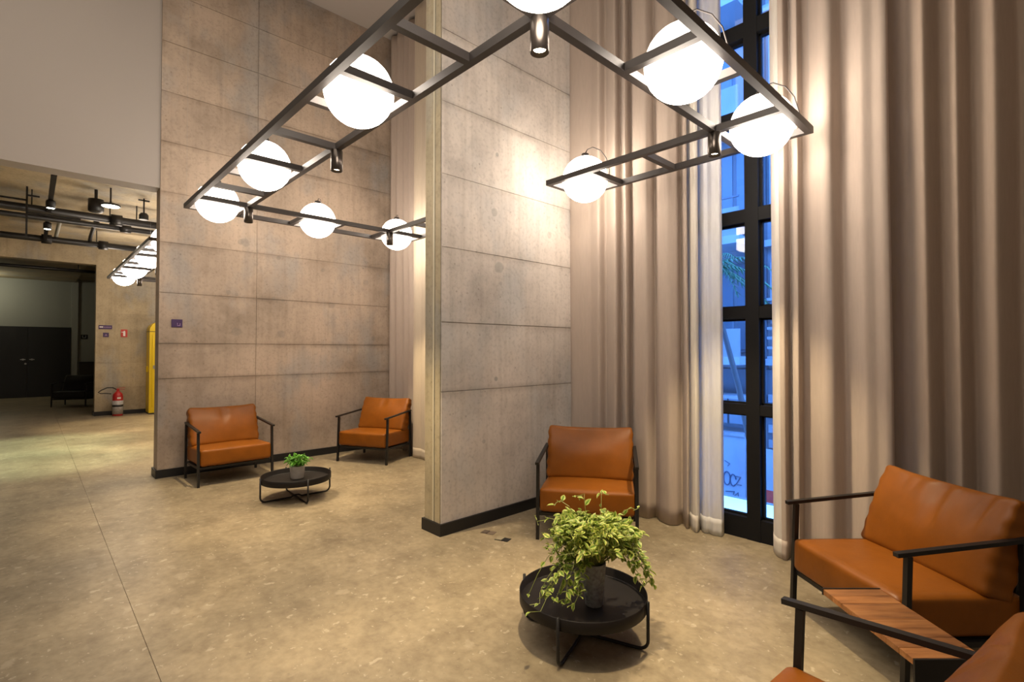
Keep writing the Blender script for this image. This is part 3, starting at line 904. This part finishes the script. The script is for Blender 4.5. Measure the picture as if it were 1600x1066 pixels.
for rr, tt, re, ri, dr in ((-0.9, 0.5, 0.25, 0.07, 0.20), (-0.8, 0.7, 0.23, 0.07, 0.22), (-1, 0.3, 0.24, 0.08, 0.18), (-0.6, 0.8, 0.2, 0.05, 0.16), (-0.7, 1, 0.15, 0.05, 0.14),
                           (1, 0.2, 0.27, 0.13, 0.17), (1, 0.5, 0.26, 0.12, 0.16), (1, -0.1, 0.27, 0.13, 0.18), (0.9, 0.5, 0.22, 0.12, 0.15)):
    for q in range(2):
        grow(az(rr, tt) + rnd.uniform(-.15, .15), re, ri, dr, 16, 0.02)
# bare wispy runners
for rr, tt, re, ri, dr in ((-1, 0.2, 0.33, 0.10, 0.30), (-0.8, 0.6, 0.36, 0.06, 0.30), (-1, 0.0, 0.28, 0.24, 0.02), (-0.7, -0.3, 0.2, 0.30, 0.0), (-0.2, -0.4, 0.13, 0.33, 0.0), (0.3, -0.5, 0.15, 0.34, 0.0), (0.9, -0.3, 0.25, 0.27, 0.0), (-0.9, 0.4, 0.34, 0.04, 0.32)):
    grow(az(rr, tt), re, ri, dr, 4, 0.03)
mesh_obj('stems', stems, STEM, p1)['kind'] = 'stuff'
spots1.sort(key=lambda s: -(s[0].dot(toward) + 0.6 * s[0].z))
scatter_leaves(p1, spots1, LM1, 300, 'leaves')

P2 = (-5.145, 1.945, 0.178)
p2 = empty('potted_plant', P2, 0, 'small bright green plant in a pale round cement pot on the far table', 'potted plant')
bm = bmesh.new(); lathe(bm, [(0, 0), (0.056, 0), (0.062, 0.006), (0.070, 0.118), (0.070, 0.124), (0.063, 0.124), (0.062, 0.108), (0, 0.108)], 32)
mesh_obj('pot', bm, POTW, p2, True)
bm = bmesh.new(); lathe(bm, [(0.0625, 0.107), (0, 0.114)], 20); mesh_obj('soil', bm, SOIL, p2)
LM2 = [leaf_mesh('leaf', 0.046, 0.022, LEAFG, 0.3), leaf_mesh('leaf', 0.040, 0.018, LEAFG, 0.5)]
spots2 = []; stems = bmesh.new()
for i in range(46):
    a = rnd.uniform(0, 2 * PI); re = rnd.uniform(0.02, 0.135); ri = rnd.uniform(0.05, 0.115) * (1.1 - re * 3)
    d = Vector((math.cos(a), math.sin(a), 0)); base = d * min(0.045, re * 0.4) + Vector((0, 0, 0.11))
    tip = d * re + Vector((0, 0, 0.11 + ri))
    mid = base.lerp(tip, 0.5) + Vector((0, 0, 0.015))
    tube(stems, [base, mid, tip], 0.0014, 4)
    for k in range(9):
        t = rnd.uniform(0.35, 1.05); p = base.lerp(tip, t) + Vector((0, 0, 0.01))
        ld = (d * 0.6 + Vector((rnd.gauss(0, .8), rnd.gauss(0, .8), rnd.gauss(0.3, .5)))).normalized()
        spots2.append((p, ld, rnd.uniform(-.6, .6), rnd.uniform(0.6, 1.1)))
mesh_obj('stems', stems, STEM, p2)['kind'] = 'stuff'
spots2.sort(key=lambda s: -(s[0].dot(toward) + 0.6 * s[0].z))
scatter_leaves(p2, spots2, LM2, 120, 'leaves')

# ------------------------------------------------------------------ signs, extinguisher, yellow cabinet
def sign(name, x, y0, y1, z0, z1, mat, label):
    o = bobj(name, (x + 0.0025, y0, z0), (x + 0.009, y1, z1), mat, None, 0.001)
    return tag(o, label, 'sign', 'small wall signs')
s = sign('wall_sign', -6.93, 1.180, 1.288, 1.712, 1.804, PURPLE, 'small purple wall sign with lilac mark near the end of the long concrete wall')
bobj('print', (-6.9208, 1.236, 1.730), (-6.9200, 1.266, 1.736), LILAC, s)
bobj('print', (-6.9208, 1.262, 1.736), (-6.9200, 1.267, 1.760), LILAC, s)
bobj('print', (-6.9208, 1.236, 1.742), (-6.9200, 1.240, 1.764), LILAC, s)
s = sign('wall_sign', -14.4, 1.10, 1.337, 1.912, 2.0, PURPLE, 'long purple sign with white mark on the far concrete wall')
bobj('print', (-14.3908, 1.115, 1.945), (-14.390, 1.18, 1.972), WPRINT, s)
for k in range(5):
    bobj('print', (-14.3908, 1.195 + k * 0.026, 1.945), (-14.390, 1.211 + k * 0.026, 1.966), LILAC, s)
s = sign('wall_sign', -14.4, 1.178, 1.281, 1.735, 1.835, PURPLE, 'small dark purple square sign under the long purple sign')
bobj('print', (-14.3908, 1.205, 1.765), (-14.390, 1.255, 1.772), LILAC, s)
bobj('print', (-14.3908, 1.222, 1.775), (-14.390, 1.240, 1.80), LILAC, s)
s = sign('wall_sign', -14.4, 1.495, 1.613, 1.742, 1.913, REDS, 'red fire extinguisher sign with white pictogram above the extinguisher')
bobj('print', (-14.3908, 1.535, 1.765), (-14.390, 1.575, 1.868), WPRINT, s)
bobj('print', (-14.3908, 1.545, 1.868), (-14.390, 1.568, 1.885), WPRINT, s)
bobj('print', (-14.3908, 1.505, 1.845), (-14.390, 1.545, 1.860), WPRINT, s)
s = sign('wall_sign', -21.5, 1.20, 1.375, 1.805, 1.945, BLACK, 'dark sign with pale mark on the dim end wall right of the black door')
bobj('print', (-21.4908, 1.235, 1.85), (-21.490, 1.255, 1.92), GREYW, s)
bobj('print', (-21.4908, 1.315, 1.85), (-21.490, 1.335, 1.92), GREYW, s)
bobj('print', (-21.4908, 1.245, 1.835), (-21.490, 1.325, 1.855), GREYW, s)

ex = empty('fire_extinguisher', (-14.15, 1.43, 0), 0, 'red fire extinguisher with pale label standing on the floor by the far concrete wall', 'fire extinguisher')
bm = bmesh.new(); lathe(bm, [(0, 0), (0.094, 0), (0.096, 0.02), (0.096, 0.42), (0.088, 0.47), (0.06, 0.51), (0.032, 0.53), (0.030, 0.55), (0, 0.55)], 28); mesh_obj('cylinder_body', bm, REDP, ex, True)
bm = bmesh.new(); lathe(bm, [(0.0972, 0.04), (0.0978, 0.04), (0.0978, 0.335), (0.0972, 0.335)], 28); mesh_obj('label_wrap', bm, LABELG, ex, True)
bm = bmesh.new(); lathe(bm, [(0.0982, 0.20), (0.0986, 0.20), (0.0986, 0.245), (0.0982, 0.245)], 28); mesh_obj('label_band', bm, BASEB, ex, True)
bm = bmesh.new(); box(bm, (0.0965, -0.02, 0.375), (0.0975, 0.045, 0.412)); mesh_obj('white_mark', bm, WPRINT, ex)
bm = bmesh.new(); box(bm, (-0.02, -0.025, 0.55), (0.02, 0.025, 0.59)); bar(bm, (0, -0.02, 0.60), (0, 0.13, 0.615), 0.018, 0.010); bar(bm, (0, -0.02, 0.575), (0, 0.12, 0.570), 0.018, 0.010); mesh_obj('valve_handle', bm, REDP, ex)
bm = bmesh.new(); tube(bm, [(0, -0.02, 0.575), (0.01, -0.09, 0.62), (0.02, -0.19, 0.625), (0.03, -0.29, 0.575), (0.03, -0.34, 0.53), (0.03, -0.30, 0.505), (0.04, -0.21, 0.505), (0.05, -0.12, 0.49)], 0.011, 8); mesh_obj('hose', bm, BASEB, ex, True)

yc = empty('yellow_booth', (-14.36, 1.965, 0), 0, 'tall yellow round-topped booth against the far wall, half hidden by the long concrete wall', 'booth')
def arch_prof(w, h, r, n=10):
    pts = [(0, 0.03), (0, h - r)]
    for i in range(1, n + 1):
        t = PI / 2 * i / n; pts.append((r - r * math.cos(t), h - r + r * math.sin(t)))
    pts += [(w - y, z) for y, z in reversed(pts)]
    return pts
bm = bmesh.new()
pr = arch_prof(0.72, 2.10, 0.22)
A = [bm.verts.new((0.42, y, z)) for y, z in pr]; B = [bm.verts.new((0.0, y, z)) for y, z in pr]
bm.faces.new(A); bm.faces.new(B[::-1])
for i in range(len(pr)):
    j = (i + 1) % len(pr); bm.faces.new((A[i], B[i], B[j], A[j]))
mesh_obj('booth_shell', bm, YELLOW, yc)
bobj('plinth', (0, 0.0, 0), (0.43, 0.72, 0.03), BASEB, yc)
bobj('door_panel', (0.42, 0.05, 0.16), (0.432, 0.67, 1.80), YELLOW, yc, 0.004)
bobj('seam_band', (0.0, -0.003, 1.862), (0.424, 0.723, 1.874), BASEB, yc)
bobj('handle', (0.432, 0.07, 1.02), (0.45, 0.10, 1.10), STEELP, yc)
bobj('side_knob', (0.17, -0.03, 0.95), (0.23, 0.0, 1.08), YELLOW, yc, 0.005)
bm = bmesh.new(); tube(bm, [(0.12, 0.28, 2.09), (0.12, 0.28, 2.45), (0.02, 0.28, 2.52)], 0.012, 8); mesh_obj('supply_conduit', bm, STEELP, yc, True)

bl = empty('back_room_fill', (-20.4, -1.2, ZL - 0.12), 0, 'added dim round fill light in the back room, unseen above the beam', 'fill light')
bm = bmesh.new(); lathe(bm, [(0, 0.02), (0.14, 0.02), (0.15, 0.0), (0.14, -0.03), (0, -0.04)], 24); mesh_obj('fill_disc', bm, emit('dim_fill', (1.0, 0.97, 0.75), 5.0), bl, True)
L = bpy.data.lights.new('fill_glow', 'POINT'); L.energy = 34; L.color = (1.0, 0.97, 0.72); L.shadow_soft_size = 0.12  # added point light and disc to brighten the end wall, no lamp seen
lo = bpy.data.objects.new('fill_glow', L); lo.location = (0, 0, -0.2); link(lo, bl)

# back-room furniture in the dark
lcab = empty('low_cabinet', (-21.46, 1.14, 0), 0, 'dark low cabinet against the end wall right of the black door', 'cabinet')
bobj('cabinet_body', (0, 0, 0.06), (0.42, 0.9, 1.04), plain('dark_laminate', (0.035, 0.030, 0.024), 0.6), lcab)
bobj('cabinet_top', (0, -0.005, 1.04), (0.43, 0.905, 1.07), DARKDOOR, lcab)
bobj('cabinet_plinth', (0.0, 0.02, 0), (0.39, 0.88, 0.06), DARKDOOR, lcab)
for k in range(2):
    d_ = bobj('cabinet_door', (0.42, 0.01 + 0.445 * k, 0.08), (0.436, 0.445 + 0.445 * k, 1.03), plain('dark_laminate_door', (0.04, 0.034, 0.028), 0.6), lcab)
    bobj('knob', (0.436, 0.40 + 0.07 * k, 0.6), (0.45, 0.415 + 0.07 * k, 0.68), STEELP, d_)
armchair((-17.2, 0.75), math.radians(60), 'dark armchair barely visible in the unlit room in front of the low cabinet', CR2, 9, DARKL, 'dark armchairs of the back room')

# ------------------------------------------------------------------ services under the low ceiling
def pipe(x, z, y0, y1, r, label, fit=(), hang=()):
    root = empty('ceiling_pipe', (x, 0, z), 0, label, 'pipe', 'black pipes under the low ceiling')
    bm = bmesh.new(); tube(bm, [(0, y0, 0), (0, y1, 0)], r, 14); mesh_obj('pipe_run', bm, BLACK, root, True)
    for y in fit:
        bm = bmesh.new(); tube(bm, [(0, y - 0.07, 0), (0, y + 0.07, 0)], r * 1.5, 14); mesh_obj('coupling', bm, BLACK, root, True)
    for y in hang:
        bm = bmesh.new(); tube(bm, [(0, y, 0), (0, y, ZL - z)], 0.008, 6); mesh_obj('hanger_rod', bm, BLACK, root)
    return root
pipe(-9.85, 3.45, -4.9, 1.95, 0.055, 'thick black pipe crossing under the low ceiling, nearest of the pipes', (0.95, 1.62), (-1.2, 0.0, 1.2))
pipe(-10.2, 3.40, -4.9, 1.95, 0.040, 'thinner black pipe running just behind the thick one', (1.10,), (-1.0, 0.9))
pipe(-12.4, 3.45, -4.9, 3.6, 0.055, 'black pipe crossing close to the far concrete beam', (0.20, 1.0), (-0.8, 0.9, 2.4))
pipe(-15.4, 3.28, -4.9, 3.6, 0.035, 'thin black pipe in the dark back room behind the beam', (), (-0.6, 0.8))
# branches
br = empty('branch_pipe', (0, 0, 0), 0, 'pale diagonal branch conduit dropping between two black pipes, left one', 'pipe')
bm = bmesh.new(); tube(bm, [(-10.2, 0.36, 3.44), (-10.45, 0.33, 3.52), (-12.4, 0.33, 3.53), (-12.45, 0.33, 3.50)], 0.028, 8); mesh_obj('conduit', bm, GREYW, br, True)
br = empty('branch_pipe', (0, 0, 0), 0, 'grey diagonal branch conduit between two black pipes, right one', 'pipe')
bm = bmesh.new(); tube(bm, [(-10.2, 0.75, 3.42), (-10.5, 0.76, 3.56), (-12.2, 0.80, 3.56), (-12.4, 0.80, 3.50)], 0.03, 8); mesh_obj('conduit', bm, BLACK, br, True)

tk = empty('track_light', (0, 0.18, 3.42), 0, 'black ceiling track with two small lit spots running away under the low ceiling', 'track light')
bobj('track_rail', (-12.6, -0.025, 0.0), (-7.7, 0.025, 0.05), BLACK, tk)
for x in (-8.0, -10.3, -12.4):
    bm = bmesh.new(); tube(bm, [(x, 0, 0.05), (x, 0, ZL - 3.42)], 0.008, 6); mesh_obj('hanger_rod', bm, BLACK, tk)
for x in (-9.0, -10.6):
    s = empty('track_head', (x, 0.0, -0.005)); s.parent = tk
    bm = bmesh.new(); lathe(bm, [(0, 0), (0.045, 0), (0.05, -0.02), (0.05, -0.10), (0.044, -0.102), (0.042, -0.09), (0, -0.09)], 18); mesh_obj('track_head_body', bm, BLACK, s, True)
    bm = bmesh.new(); lathe(bm, [(0, -0.0915), (0.040, -0.0915), (0.040, -0.1), (0, -0.104)], 18); mesh_obj('track_head_lens', bm, COOLL, s)
    L = bpy.data.lights.new('track_beam', 'SPOT'); L.energy = 420; L.color = (0.80, 1.0, 0.66); L.spot_size = math.radians(46); L.spot_blend = 0.8; L.shadow_soft_size = 0.04
    lo = bpy.data.objects.new('track_beam', L); lo.location = (0, 0, -0.115); link(lo, s)
dl = empty('disc_downlight', (-9.0, 0.80, 3.46), 0, 'round disc downlight glowing beside the black junction box under the low ceiling', 'downlight')
bm = bmesh.new(); lathe(bm, [(0, 0.03), (0.10, 0.03), (0.115, 0.02), (0.115, 0.0), (0.105, 0.0), (0, 0.004)], 28); mesh_obj('disc_body', bm, BLACK, dl, True)
bm = bmesh.new(); lathe(bm, [(0, -0.002), (0.10, -0.002), (0.10, 0.003), (0, 0.003)], 28); mesh_obj('disc_lens', bm, COOLL, dl)
bm = bmesh.new(); bar(bm, (0, 0, 0.03), (0, 0, ZL - 3.46), 0.02, 0.02); mesh_obj('disc_stem', bm, BLACK, dl)
L = bpy.data.lights.new('disc_beam', 'SPOT'); L.energy = 150; L.color = (1.0, 0.93, 0.70); L.spot_size = math.radians(110); L.spot_blend = 0.8; L.shadow_soft_size = 0.09
lo = bpy.data.objects.new('disc_beam', L); lo.location = (0, 0, -0.01); link(lo, dl)
jb = empty('junction_box', (-9.25, 0.66, 3.42), 0, 'black cylinder junction box hanging between the disc downlight and the pipe', 'junction box')
bm = bmesh.new(); lathe(bm, [(0, 0.16), (0.09, 0.16), (0.09, 0.0), (0.07, -0.02), (0, -0.02)], 20); mesh_obj('box_body', bm, BLACK, jb, True)
bm = bmesh.new(); tube(bm, [(0, 0, 0.16), (0, 0, ZL - 3.42)], 0.02, 8); mesh_obj('box_stem', bm, BLACK, jb)
hg = empty('pipe_hanger', (-9.72, -0.10, 0), 0, 'thin black trapeze hanger frame holding the pipes at the far left', 'hanger')
for nm, a, b in (('hanger_rod', (0, 0.05, 3.02), (0, 0.05, ZL)), ('cross_bar', (0, -4.5, 3.53), (0, 0.05, 3.53)), ('cross_bar', (0, 0.05, 3.36), (0, 0.62, 3.36)), ('top_clip', (0, 0.05, 3.60), (0, 0.18, 3.60))):
    bm = bmesh.new(); bar(bm, a, b, 0.022, 0.022); mesh_obj(nm, bm, BLACK, hg)
sk = empty('sprinkler_head', (-9.3, 1.22, ZL), 0, 'small black sprinkler bracket under the low ceiling above the far globe ring', 'sprinkler')
bm = bmesh.new(); bar(bm, (0, 0, 0), (0, 0, -0.22), 0.02, 0.02); bar(bm, (0, -0.07, -0.03), (0, 0.07, -0.03), 0.02, 0.02); mesh_obj('bracket_stem', bm, BLACK, sk)
bm = bmesh.new(); lathe(bm, [(0, -0.22), (0.04, -0.22), (0.06, -0.25), (0.06, -0.32), (0, -0.32)], 16); mesh_obj('bracket_cap', bm, BLACK, sk)

# floor outlets
for k, (x, y, l) in enumerate(((-3.07, 2.66, 'flush floor outlet plate next to the pillar skirting'), (-2.885, 2.645, 'open floor outlet plate in front of the pillar, nearer the armchair'))):
    r = empty('floor_outlet', (x, y, 0), math.radians(20), l, 'floor outlet')
    bobj('outlet_plate', (-0.055, -0.035, 0), (0.055, 0.035, 0.0025), BASEB if k else plain('outlet_brown', (0.16, 0.12, 0.09), 0.5), r)
    bobj('outlet_lid', (-0.05, -0.03, 0.0025), (0.0, 0.03, 0.006), plain('outlet_brass', (0.30, 0.26, 0.18), 0.5) if k else plain('outlet_dull', (0.10, 0.075, 0.06), 0.6), r)

# ------------------------------------------------------------------ the street outside
tag(bobj('street', (-14, 4.3, -2.15), (9, 12, -2.0), ASPH), kind='structure')
tag(bobj('pavement_far', (-14, 10.6, -2.0), (9, 12, -1.88), BLUEB), kind='structure')
ob = empty('opposite_building', (0, 12, -2), 0, 'blue-lit apartment building with balconies across the street', 'building')
bobj('facade', (-14, 0.3, 0), (9, 0.6, 14.5), BLUEB, ob)
bobj('pier', (-4.62, 0.02, 2.2), (-4.40, 0.3, 14.5), BLUED, ob)
FLZ = [(1.55, 'shop'), (3.3, 'f'), (6.0, 'f'), (8.7, 'f'), (11.4, 'f')]
for z, kind in FLZ[1:]:
    bobj('balcony_slab', (-9.5, -0.75, z - 0.18), (-4.62, 0.3, z), PALEW, ob)
    bobj('balcony_front', (-9.5, -0.75, z), (-4.62, -0.70, z + 0.62), BLUEB, ob)
    bm = bmesh.new()
    bar(bm, (-9.5, -0.73, z + 0.85), (-4.62, -0.73, z + 0.85), 0.04, 0.04)
    for k in range(9): bar(bm, (-9.4 + k * 0.58, -0.73, z + 0.62), (-9.4 + k * 0.58, -0.73, z + 0.85), 0.03, 0.03)
    mesh_obj('balcony_rail', bm, BLUED, ob)
    for x0, x1 in ((-9.2, -7.7), (-7.3, -5.85), (-5.45, -4.75)):
        w_ = bobj('window', (x0, 0.22, z + 0.1), (x1, 0.30, z + 2.2), BLUED, ob)
        for k in range(2):
            m_ = (x0 + x1) / 2
            bobj('pane', ((x0, m_)[k] + 0.05, 0.20, z + 0.16), ((m_, x1)[k] - 0.05, 0.222, z + 2.14), SGLASS, w_)
    for x0 in (-4.32, -2.9, -1.4, 0.4):
        w_ = bobj('window', (x0, 0.22, z + 0.75), (x0 + 1.0, 0.30, z + 2.15), PALEW, ob)
        lit = False
        for k in range(2):
            for q in range(2):
                bobj('pane', (x0 + 0.06 + 0.47 * k, 0.20, z + 0.80 + 0.68 * q), (x0 + 0.47 + 0.47 * k, 0.222, z + 1.42 + 0.68 * q), LITWIN if lit else SGLASS, w_)
    bobj('cornice', (-4.40, 0.1, z - 0.2), (9, 0.3, z - 0.05), PALEW, ob)
bobj('shop_front', (-9.5, 0.2, 1.6), (-4.62, 0.3, 3.0), BLUED, ob)
bobj('shop_front', (-4.40, 0.2, 0.2), (9, 0.3, 3.0), BLUED, ob)
for k in range(7):
    bobj('louvre', (-4.38, 0.16, 3.25 + 0.22 * k), (-3.2, 0.2, 3.31 + 0.22 * k), PALEW, ob)
for k in range(5):
    bobj('shutter_slat', (-4.36, 0.15, 0.9 + 0.34 * k), (-3.2, 0.2, 1.08 + 0.34 * k), BLUEB, ob)
for k in range(6):
    bobj('awning_panel', (-9.0 + 0.75 * k, -0.55, 2.35), (-8.28 + 0.75 * k, 0.2, 2.42), BLUEB, ob)
    bobj('shop_pane', (-9.0 + 0.75 * k, 0.17, 1.70), (-8.3 + 0.75 * k, 0.2, 2.30), SGLASS, ob)
gw = empty('graffiti_wall', (0, 11.6, -2), 0, 'pale low street wall with dark graffiti loops outside the window', 'wall')
bobj('wall_face', (-9.5, 0.0, 0), (-4.66, 0.25, 1.50), PALEW, gw)
bobj('wall_coping', (-9.5, -0.03, 1.50), (-4.66, 0.27, 1.56), BLUEB, gw)
bm = bmesh.new()
def loop(cx, cz, rx_, rz_, a0=0, a1=2 * PI, n=18):
    tube(bm, [(cx + rx_ * math.cos(a0 + (a1 - a0) * i / n), -0.006, cz + rz_ * math.sin(a0 + (a1 - a0) * i / n)) for i in range(n + 1)], 0.014, 5)
loop(-5.20, 0.50, .07, .13, 0.9, 5.4); loop(-5.07, 0.52, .075, .15); loop(-4.93, 0.50, .065, .13, 0.2, 5.6); loop(-5.33, 0.50, .06, .14)
tube(bm, [(-4.86, -.006, .60), (-4.76, -.006, .60), (-4.86, -.006, .42), (-4.74, -.006, .42)], 0.012, 5)
loop(-5.24, 1.00, .04, .05, 0, 4.5); tube(bm, [(-5.27, -.006, 1.25), (-5.25, -.006, 0.95)], 0.012, 5); tube(bm, [(-5.12, -.006, .92), (-5.0, -.006, .86), (-5.05, -.006, .8)], 0.01, 5)
tube(bm, [(-5.1, -.006, .22), (-4.9, -.006, .25), (-4.95, -.006, .1), (-4.82, -.006, .24), (-4.8, -.006, .05)], 0.012, 5)
mesh_obj('graffiti', bm, INK, gw)
sb = empty('street_signboard', (-4.02, 11.3, -2), 0, 'white vertical signboard with a red foot outside the right-hand pane', 'sign')
bobj('board', (-0.28, 0, 0.25), (0.28, 0.06, 1.35), PALEW, sb)
bobj('red_panel', (-0.2, -0.012, 0.08), (0.24, 0.0, 0.5), REDS, sb)
bobj('board_post', (-0.03, 0.02, 0), (0.03, 0.06, 0.25), BLUED, sb)
bs = empty('lit_ledge', (0, 4.6, 0), 0, 'pale glowing ledge strip outside at the foot of the window', 'ledge')
bobj('ledge_strip', (-2.6, 0.0, 0.015), (-0.4, 0.03, 0.115), LEDGEW, bs)
bobj('ledge_base', (-2.65, 0.03, -2.0), (-0.35, 0.10, 0.115), BLUEB, bs)
# palm
pm = empty('street_palm', (-3.20, 7.6, -2), 0, 'slim leaning palm with feathery fronds outside the left pane', 'palm tree')
trunk = [(0.45, 0.2, 0), (0.25, 0.15, 1.6), (0.02, 0.1, 2.9), (-0.22, 0.05, 3.9), (-0.36, 0, 4.7)]
bm = bmesh.new(); tube(bm, trunk, 0.05, 8, True, [0.06, 0.05, 0.045, 0.04, 0.045]); mesh_obj('trunk', bm, TRUNK, pm, True)
fr_rnd = random.Random(5)
for k in range(24):
    a = k * 2.4; el = fr_rnd.uniform(0.0, 1.1); Lf = fr_rnd.uniform(0.7, 1.05)
    d = Vector((math.cos(a), math.sin(a), 0))
    top = Vector(trunk[-1]); pts = []
    for i in range(8):
        t = i / 7
        pts.append(top + d * (Lf * t * math.cos(el * 0.6)) + Vector((0, 0, Lf * t * math.sin(el) - 0.75 * Lf * t * t)))
    bm = bmesh.new(); tube(bm, pts, 0.008, 4)
    for i in range(1, 8):
        for q in range(2):
            p = pts[i - 1].lerp(pts[i], q / 2)
            s_ = d.cross(Vector((0, 0, 1)))
            for sg in (-1, 1):
                tip = p + s_ * sg * 0.20 * (1.1 - i / 9) + d * 0.10 + Vector((0, 0, -0.10))
                v = [bm.verts.new(p), bm.verts.new(p + d * 0.03), bm.verts.new(tip)]
                bm.faces.new(v)
    mesh_obj('frond', bm, PALMG, pm)
